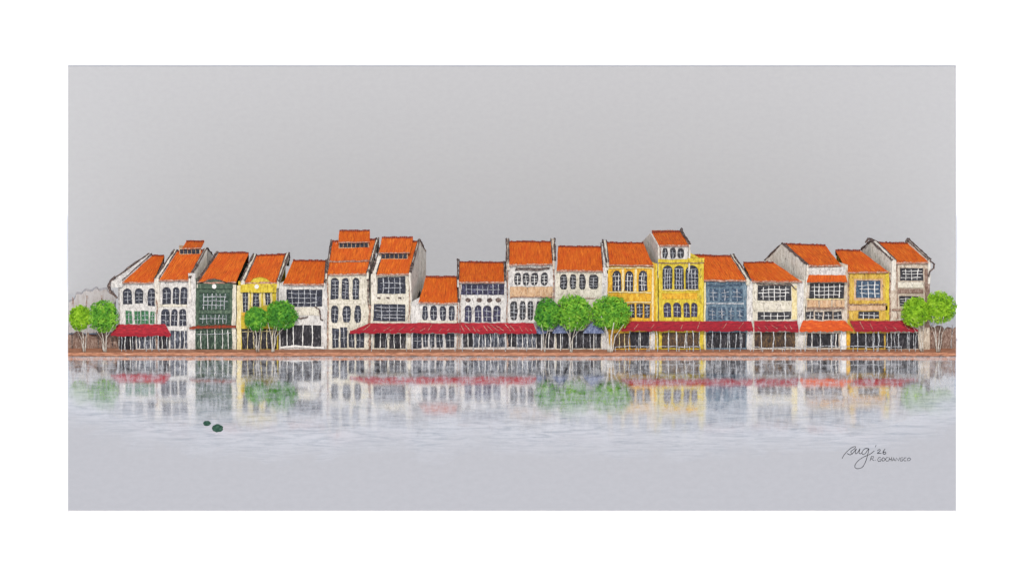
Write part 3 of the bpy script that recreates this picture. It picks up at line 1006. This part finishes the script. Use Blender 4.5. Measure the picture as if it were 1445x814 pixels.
# 17
h, inf = house('mustard yellow shophouse with one framed window, second from the right end', 1196, 1255, ((1197, 384.5), (1254, 384), (1214, 354), (1179, 353.5)), 'mustard', D=3.8)
panel(h, 'surround', (1205, 393.5, 1246, 423.5), 'tan', .05, .06)
window(h, 'rect', 1208, 396, 1243, 420.5, 4, 4, 'bluepane', Y=YF - .05, bars='trim', bw=1.0)
panel(h, 'cornice', (1198, 431, 1252, 438), 'tan', .12, .1)
strip(h, 'ledge', [(1198, 430), (1225, 429.5), (1252, 429)], 1.2, 'pipe', dY=.2, th=.16)
window(h, 'rect', 1211, 440, 1241, 450, 4, 2, 'black', bars='trim', bw=.9)
panel(h, 'pilaster', (1249.5, 386, 1254.5, 451), 'yellow', .12, .1)
pipe(h, 1197, 386, 450, 1.4, 'pipe')
panel(h, 'pilaster', (1194.5, 467, 1199, 493), 'ochre', .17, .15)
shop(h, 1200, 470, 1247, 491, 'shopdark', (1210, 1222, 1232, 1240), 'trimdim')
# 18
h, inf = house('rightmost shophouse, beige with a white left gable and curled roof corners', 1256, 1312, ((1265, 371), (1310.5, 370.5), (1281, 343.5), (1236, 343)), 'stone', D=4.2, par_l=(6, 7, 3.5), par_r=(3, 3, 4), sidewall='side', back=(-14, 13))
strip(h, 'scroll', [(1310, 391), (1312, 384), (1318, 379), (1319, 374), (1312, 368)], 2.2, 'ink', dY=.5, th=.3)
mb = MB()
mb.bar([(1221, 343), (1225, 338), (1230, 337.5), (1235, 341)], 2.2, YF + 4.1, .4)
mb.bar([(1277, 343), (1280, 337.5), (1283, 338), (1286, 343)], 1.8, YF + 4.1, .4)
mb.build('scroll', 'ink', h)
window(h, 'rect', 1270, 379, 1303, 395.5, 4, 4, 'black', bars='trim', bw=1.0)
panel(h, 'cornice', (1267, 398, 1303, 406), 'cream', .14, .12)
panel(h, 'balustrade', (1267, 408, 1303, 414), 'fence', .14, .12)
window(h, 'rect', 1269, 418, 1296, 432, 3, 4, 'black', bars='trim')
strip(h, 'ledge', [(1258, 437), (1275, 438), (1300, 437)], 2.0, 'pipe', dY=.2, th=.16)
panel(h, 'pilaster', (1305, 380, 1312, 462), 'fence', .1, .08)
pipe(h, 1256, 384, 450, 1.6, 'pipe')
pipe(h, 1266, 374, 450, 1.2, 'pipe')
shop(h, 1250, 470, 1296, 492, 'shopdark', (1258, 1268, 1280, 1289), 'trimdim')


# ------------------------------------------------------------------ awnings
def awning(label, tl, tr, bl, br, y0, y1, mat, seams, posts, slant=4, out=1.0, postmat='trimdim'):
    """Sloping canvas from the wall (y0) out to its front edge (y1), with a valance, seams and slim posts."""
    root = empty('awning', (((bl + br) / 2 - 722.5) * K, YF, P(0, y0, YF).z), label, 'awning', 'awnings along the quay')
    F = YF - out
    m = MB()
    m.sheet([P(bl, y1 - 2.5, F), P(br, y1 - 2.5, F), P(tr, y0, YF - .2), P(tl, y0, YF - .2)], .15, 6, .05, rib=.012, ribw=1.1, rag=.09, seed=bl * .3)
    m.build('canvas', mat, root)
    v = MB()
    n = int((br - bl) / 3.2)
    pts = [(bl, y1 - 3.2)]
    low = []
    for i in range(n + 1):
        low.append((bl + (br - bl) * i / n, y1 + random.uniform(-.9, 1.1)))
    v.slab(low + [(br, y1 - 3.2), (bl, y1 - 3.2)], F - .03, .04)
    ul = v.build('valance', mat, root)
    if seams:
        for i in range(seams):
            sb = MB()
            t = (i + .5 + random.uniform(-.25, .25)) / seams
            xb = bl + (br - bl) * t
            xt = xb + slant * random.uniform(.6, 1.6)
            xt = min(xt, tr - 2)
            sb.bar([(xb, y1 - 3.2), (xt, y0 + random.uniform(1, 4))], .6, F - .06, .03, Y1=YF - .32)
            sb.build('seam', 'gutter' if mat != 'orange' else 'orange', root)
    for x in posts:
        pb = MB()
        x += random.uniform(-1.2, 1.2)
        pb.bar([(x + random.uniform(-1, 1), y1 - 1), (x + random.uniform(-.8, .8), (y1 + 494) / 2), (x + random.uniform(-1.3, 1.3), 503 - (F + .03) * SN / K - QZ * CS / K)], random.uniform(.6, 1.0), F + .03, .09)
        pb.build('post', postmat, root)
    return root


awning('short ragged red awning on the leftmost white house', 166, 233, 156, 241, 457.5, 474, 'red', 0, (172, 178, 186, 205, 215, 223, 236))
awning('long bright red awning with slanting seams, spanning the lowest house', 521, 649, 494, 649, 456, 470, 'red', 12, (525, 546, 574, 581, 605, 626, 644), slant=9)
awning('red awning below the violet windows, ending left of the tree trio', 649.5, 753, 649.5, 757, 455.5, 470.5, 'red', 13, (651, 668, 682, 697, 714, 730, 745), slant=-8)
awning('very long crimson awning below the yellow and blue houses', 891, 1060, 877, 1063, 453, 467, 'darkred', 6, (889, 902, 916, 926, 943, 955, 968, 979, 988, 1006, 1017, 1030, 1044, 1058), slant=6)
awning('short crimson awning below the low cream house, left of the orange one', 1064, 1125, 1064.5, 1127, 453, 467.5, 'darkred', 5, (1073, 1092, 1109, 1122), slant=-8)
awning('bright orange awning between crimson and maroon ones', 1133, 1193, 1128, 1204, 452.5, 467.5, 'orange', 3, (1136, 1158, 1174, 1187), slant=-6)
awning('maroon awning at the right end, left of the lime green trees', 1199, 1276, 1206, 1295, 452.5, 468, 'darkred', 5, (1210, 1221, 1233, 1239, 1252, 1262, 1269, 1283, 1292), slant=-7)


# ------------------------------------------------------------------ trees
def tree(label, x0, x1, y0, y1, mat, stems, Yc=.45, n=1500, group='small round trees on the quay', name='tree', rot=0.0):
    cx, cy = (x0 + x1) / 2, (y0 + y1) / 2
    base = 503 - Yc * SN / K - QZ * CS / K
    root = empty(name, ((cx - 722.5) * K, Yc, QZ), label, 'tree', group)
    c = P(cx, cy, Yc)
    rx, rz, ry = (x1 - x0) / 2 * K * 1.04, (y1 - y0) / 2 * K / CS * 1.06, .95
    rng = random.Random(int(x0 * 13))
    m = MB()
    sx = rng.uniform(0, 50)
    for i in range(n):
        # leaves gather in clumps through the crown, denser near its skin
        while True:
            d = Vector((rng.gauss(0, 1), rng.gauss(0, 1), rng.gauss(0, 1))).normalized()
            r = rng.random() ** .28
            if r > .93 and noise.noise(d * 3.4 + Vector((sx, 0, 0))) < -.05:
                continue
            break
        rim = 1 + .10 * noise.noise(d * 2.2 + Vector((sx, 5, 0))) + .05 * noise.noise(d * 6 + Vector((sx, 9, 2)))
        flat = 1.0 if d.z > -.35 else .9
        p = c + Vector((d.x * rx * r * rim, d.y * ry * r, d.z * rz * r * rim * flat))
        nrm = (d * 1.0 + Vector((rng.uniform(-.8, .8), -.5, rng.uniform(-.5, .8)))).normalized()
        tdir = nrm.orthogonal().normalized()
        bdir = nrm.cross(tdir)
        a = rng.uniform(0, 6.28)
        u = tdir * math.cos(a) + bdir * math.sin(a)
        v = nrm.cross(u)
        L_, w_ = rng.uniform(.2, .42), rng.uniform(.07, .14)
        bend = nrm * rng.uniform(.02, .06)
        m.add([p - u * L_, p + v * w_ + bend, p + u * L_, p - v * w_ + bend], [(0, 1, 2), (0, 2, 3)])
    m.build('crown', mat, root)
    t = MB()
    for (bx, tx, ty, w) in stems:
        a, e = P(bx, base + .5, Yc), P(tx, ty, Yc - .75)
        k = P(bx + (tx - bx) * .25, base - (base - ty) * .55, Yc - .15)
        pts = [a.lerp(k, j / 4) for j in range(4)] + [k.lerp(e, j / 4) for j in range(5)]
        pts = [wob(p) for p in pts]
        rad = [w * .85 * (1.1 - .75 * i / 8) for i in range(9)]
        t.tube(pts, rad)
    t.build('trunk', 'bark', root, smooth=True)
    return root


tree('small yellowish green tree at the far left edge', 98, 128, 431, 468, 'leaflime', ((119, 114, 455, .10), (121, 124, 458, .08), (118, 106, 460, .06)))
tree('rounder green tree just left of the leftmost house', 124, 167, 425, 471, 'leaf', ((147, 140, 456, .11), (149, 152, 452, .10), (148, 160, 458, .07), (146, 134, 462, .06)), n=1900)
tree('smaller left tree of the pair before the yellow gabled house', 345, 378, 434, 467, 'leafdark', ((363, 358, 452, .10), (365, 369, 456, .09), (362, 352, 460, .06)))
tree('bigger right tree of the pair before the yellow gabled house', 373, 419, 425, 467, 'leafdark', ((384, 378, 455, .10), (386, 394, 450, .10), (385, 404, 457, .07), (383, 388, 460, .07)), n=1900, Yc=.35)
tree('smallest tree of the trio, left, beside the red awning end', 755, 790, 422, 468, 'leafdark', ((768, 764, 458, .09), (769, 776, 455, .08)), n=1500)
tree('middle tree of the trio, roundest and topmost', 784, 835, 417, 469, 'leaf', ((805, 803, 448, .11), (807, 815, 455, .09), (806, 796, 458, .07), (804, 822, 460, .06)), n=2300, Yc=.3)
tree('right tree of the trio with thick pale stems', 833, 890, 418, 467, 'leaf', ((860, 848, 446, .14), (862, 866, 455, .22), (864, 880, 458, .12), (858, 854, 462, .12)), n=2300, Yc=.45)
tree('lower lime green tree below the rightmost house', 1272, 1311, 420, 463, 'leaflime', ((1300, 1294, 448, .09), (1302, 1304, 452, .08), (1299, 1284, 455, .06)), n=1900)
tree('taller lime green tree at the right edge', 1304, 1349, 412, 458, 'leaflime', ((1322, 1316, 446, .09), (1324, 1332, 446, .10), (1326, 1340, 450, .06), (1322, 1310, 452, .06)), n=2000, Yc=.3)


# ------------------------------------------------------------------ small things on the quay
def fence(label, x0, x1, ytop, mat, n):
    root = empty('board_fence', (((x0 + x1) / 2 - 722.5) * K, YF + .5, QZ), label, 'fence', 'brown fences at the ends of the row')
    Y = YF + .5
    foot = 503 - Y * SN / K - QZ * CS / K
    m = MB()
    pts = [(x0, foot), (x1, foot)]
    for i in range(n, -1, -1):
        pts.append((x0 + (x1 - x0) * i / n, ytop + random.uniform(-3.5, 4.0)))
    m.slab(pts, Y, .18, step=4)
    m.build('board_panel', mat, root)
    for i in range(max(3, n // 3)):
        x = x0 + (x1 - x0) * (i + .5) / max(3, n // 3) + random.uniform(-2, 2)
        b = MB()
        b.bar([(x + random.uniform(-2, 2), ytop - 2), (x, foot)], 1.2, Y - .12, .12, rag=.7)
        b.build('post', random.choice(('pipe', 'ink', 'greypipe')), root)
    return root


fence('rough brown board fence at the left end under the trees', 97, 166, 471, 'fence', 18)
fence('rough brown board fence at the right end under the lime trees', 1296, 1348.5, 461, 'fence', 14)

# faint building far behind the left trees
Yd = 8.6
bl_ = empty('distant_building', ((131 - 722.5) * K, Yd, QZ), 'faint pale grey building rising behind the two left trees', 'building')
m = MB()
pts = [(96.5, 470), (164, 470)]
for x, y in ((164, 424), (160, 412), (154, 414), (150, 408), (140, 411), (136, 407), (128, 412), (121, 410), (115, 416), (108, 415), (105, 423), (96.5, 427)):
    pts.append((x, y))
m.slab(pts, Yd, 1.2)
m.build('wall', 'palewash', bl_)
for i in range(9):
    x = 102 + i * 7 + random.uniform(-1.5, 1.5)
    b = MB()
    b.bar([(x, 417 + random.uniform(-2, 3)), (x + random.uniform(-1, 1), 433)], 1.1, Yd - .08, .1, rag=.7)
    b.build('pilaster', 'palewash' if i % 3 else 'pipe', bl_)


def parasol(label, cx, w, y0, y1):
    Y = 1.15
    c = P(cx, y1, Y)
    root = empty('parasol', (c.x, Y, QZ), label, 'parasol', 'blue parasols under the trees')
    top = P(cx, y0, Y).z
    m = MB()
    n = 8
    R = w / 2 * K
    ring = [Vector((c.x + R * math.cos(2 * math.pi * i / n + .39), Y + min(R, .5) * math.sin(2 * math.pi * i / n + .39), c.z + random.uniform(-.06, .06))) for i in range(n)]
    mid = [Vector((c.x + (p.x - c.x) * .45, Y + (p.y - Y) * .45, c.z + (top - c.z) * .66)) for p in ring]
    low = [p - Vector((0, 0, .14)) for p in ring]
    vs = ring + mid + low + [Vector((c.x, Y, top))]
    fs = []
    for i in range(n):
        j = (i + 1) % n
        fs += [(i, j, n + j, n + i), (n + i, n + j, 3 * n), (2 * n + i, 2 * n + j, j, i)]
    m.add(vs, fs)
    m.build('canopy', 'parasol', root)
    p = MB()
    p.tube([Vector((c.x, Y, QZ)), Vector((c.x, Y, (QZ + c.z) / 2)), Vector((c.x, Y, top - .03))], [.06, .05, .05])
    p.build('pole', 'trim', root)


parasol('small blue parasol beside the red awning end', 764, 18, 456, 468)
parasol('blue parasol under the middle tree of the trio', 791, 25, 455, 468)
parasol('widest blue parasol between the middle and right trees of the trio', 838, 32, 453, 468)


def railing(label, x0, x1, y, n, mat='trimdim'):
    Y = .5
    foot = 503 - Y * SN / K - QZ * CS / K
    root = empty('railing', (((x0 + x1) / 2 - 722.5) * K, Y, QZ), label, 'railing', 'white quay railings')
    m = MB()
    m.bar([(x0 + (x1 - x0) * i / n, y + random.uniform(-.9, .9)) for i in range(n + 1)], .75, Y, .06)
    m.build('handrail', mat, root)
    for i in range(n):
        x = x0 + (x1 - x0) * i / (n - 1)
        b = MB()
        b.bar([(x, y), (x + random.uniform(-.5, .5), foot)], .8, Y + .02, .05)
        b.build('post', mat, root)


railing('white railing in front of the two yellow houses', 868, 988, 489, 9)
railing('white railing in front of the low cream house', 1063, 1130, 490, 6)
railing('white railing in front of the right end houses', 1136, 1272, 488.5, 9)


# ------------------------------------------------------------------ things lying on the water
def pad(label, cx, cy, w, h):
    m = MB()
    n = 18
    z = .012
    ring = [ON_WATER(cx + w / 2 * math.cos(2 * math.pi * i / n) * (1 + .12 * random.uniform(-1, 1)), cy + h / 2 * math.sin(2 * math.pi * i / n) * (1 + .12 * random.uniform(-1, 1)), z) for i in range(n)]
    low = [Vector((p.x, p.y, .002)) for p in ring]
    m.add(ring + low, [tuple(range(n - 1, -1, -1))] + [(i, (i + 1) % n, n + (i + 1) % n, n + i) for i in range(n)])
    o = m.build('lily_pad', 'pad')
    tag(o, label, 'lily pad', 'floating green pads')


pad('smaller dark green pad floating below the green house', 292, 597, 11, 7.5)
pad('bigger dark green pad floating below the green house', 307, 604, 16, 11)


def signature():
    Z = 5.815

    def S(pts):
        return [(1150 + x / Z, 600 + y / Z) for x, y in pts]

    def smooth(pts):
        out = []
        n = len(pts)
        for i in range(n - 1):
            p0, p1, p2, p3 = (Vector(pts[max(0, i - 1)]), Vector(pts[i]), Vector(pts[i + 1]), Vector(pts[min(n - 1, i + 2)]))
            for j in range(5):
                t = j / 5
                out.append(.5 * ((2 * p1) + (p2 - p0) * t + (2 * p0 - 5 * p1 + 4 * p2 - p3) * t * t + (3 * p1 - p0 - 3 * p2 + p3) * t ** 3))
        out.append(Vector(pts[-1]))
        return out
    strokes = [
        ([(222, 272), (240, 240), (270, 207), (305, 180), (332, 173), (328, 188), (302, 206), (294, 218), (304, 232), (286, 240), (262, 228)], .75),
        ([(304, 236), (322, 214), (340, 192), (330, 222), (338, 232), (356, 214), (370, 190), (362, 222), (372, 232), (388, 218)], .75),
        ([(440, 190), (415, 188), (394, 206), (386, 228), (398, 238), (420, 220), (442, 190), (434, 234), (418, 290), (392, 338), (356, 354), (330, 346), (330, 322), (356, 288), (400, 258), (450, 236), (488, 208)], .75),
        ([(502, 160), (495, 178)], .9),
        ([(512, 208), (524, 198), (536, 200), (530, 214), (512, 228), (546, 228)], .8),
        ([(576, 192), (562, 210), (558, 228), (570, 236), (582, 228), (574, 216), (560, 224)], .8),
        ([(452, 290), (464, 252)], .9), ([(462, 254), (482, 254), (480, 266), (462, 272), (484, 288)], .9),
        ([(492, 284), (496, 286)], 1.0),
        ([(540, 262), (524, 262), (514, 280), (520, 294), (538, 294), (546, 280), (530, 280)], .95),
        ([(560, 262), (549, 276), (554, 291), (568, 289), (576, 274), (560, 262)], .95),
        ([(604, 262), (586, 264), (578, 280), (586, 292), (602, 290)], .95),
        ([(612, 262), (606, 292)], .9), ([(630, 260), (624, 292)], .9), ([(609, 278), (627, 276)], .9),
        ([(634, 292), (646, 262), (656, 290)], .9), ([(638, 282), (654, 280)], .9),
        ([(662, 292), (668, 264), (686, 290), (694, 262)], .9),
        ([(722, 264), (706, 264), (698, 280), (704, 292), (718, 290), (722, 280), (710, 280)], .95),
        ([(750, 264), (734, 266), (728, 280), (734, 291), (750, 288)], .95),
        ([(772, 264), (758, 274), (760, 289), (776, 288), (788, 274), (772, 264)], .95)]
    m = MB()
    for pts, w in strokes:
        line = smooth(S(pts)) if len(pts) > 2 and w < .9 else [Vector(p) for p in S(pts)]
        vs = []
        for i, p in enumerate(line):
            d = line[min(len(line) - 1, i + 1)] - line[max(0, i - 1)]
            d = d.normalized() if d.length else Vector((1, 0))
            nrm = Vector((-d.y, d.x)) * (w * .66 if w < .85 else w * .5) * random.uniform(.8, 1.0)
            a, b = p + nrm, p - nrm
            for z in (.006, .002):
                vs += [ON_WATER(a.x, a.y, z), ON_WATER(b.x, b.y, z)]
        fs = []
        for i in range(len(line) - 1):
            o = i * 4
            fs += [(o, o + 1, o + 5, o + 4), (o, o + 4, o + 6, o + 2), (o + 1, o + 3, o + 7, o + 5)]
        m.add(vs, fs)
    o = m.build('signature', 'pen')
    tag(o, 'handwritten black pen signature with a year in the lower right corner', 'signature')


signature()

# ------------------------------------------------------------------ light
SUN_EL, SUN_AZ = math.radians(40), math.radians(0)     # sun behind the viewer, a little to the left
world = bpy.data.worlds.new('World')
scene.world = world
world.use_nodes = True
nt = world.node_tree
sk = nt.nodes.new('ShaderNodeTexSky')
sk.sky_type = 'NISHITA'
sk.sun_disc = False
sk.sun_elevation = SUN_EL
sk.sun_rotation = math.pi + SUN_AZ
sk.air_density = 1.0
sk.dust_density = 3.0
sk.ozone_density = 1.0
bg = nt.nodes['Background']
bg.inputs['Strength'].default_value = .075
nt.links.new(sk.outputs[0], bg.inputs['Color'])
sun = bpy.data.lights.new('sun', 'SUN')
sun.energy = 1.8
sun.angle = math.radians(.8)
sun.color = (1.0, .965, .92)
so = bpy.data.objects.new('sun', sun)
COL.objects.link(so)
d = Vector((math.sin(SUN_AZ) * math.cos(SUN_EL), math.cos(SUN_AZ) * math.cos(SUN_EL), -math.sin(SUN_EL)))
so.rotation_euler = d.to_track_quat('-Z', 'Y').to_euler()
so.location = (-20, -60, 60)

# ------------------------------------------------------------------ camera
cam = bpy.data.cameras.new('camera')
cam.type = 'ORTHO'
cam.ortho_scale = 1445 * K
cam.clip_end = 3000
co = bpy.data.objects.new('camera', cam)
COL.objects.link(co)
fwd = Vector((0, CS, -SN))
co.location = Vector((0, 0, (503 - 407) * K / CS)) - fwd * 220
co.rotation_euler = (math.pi / 2 - TH, 0, 0)
scene.camera = co

vs_ = scene.view_settings
vs_.view_transform = 'Standard'
vs_.look = 'None'
vs_.gamma = 1
vs_.use_curve_mapping = False
vs_.exposure = 1.0
scene.render.engine = 'CYCLES'
scene.cycles.max_bounces = 6
scene.cycles.use_denoising = True
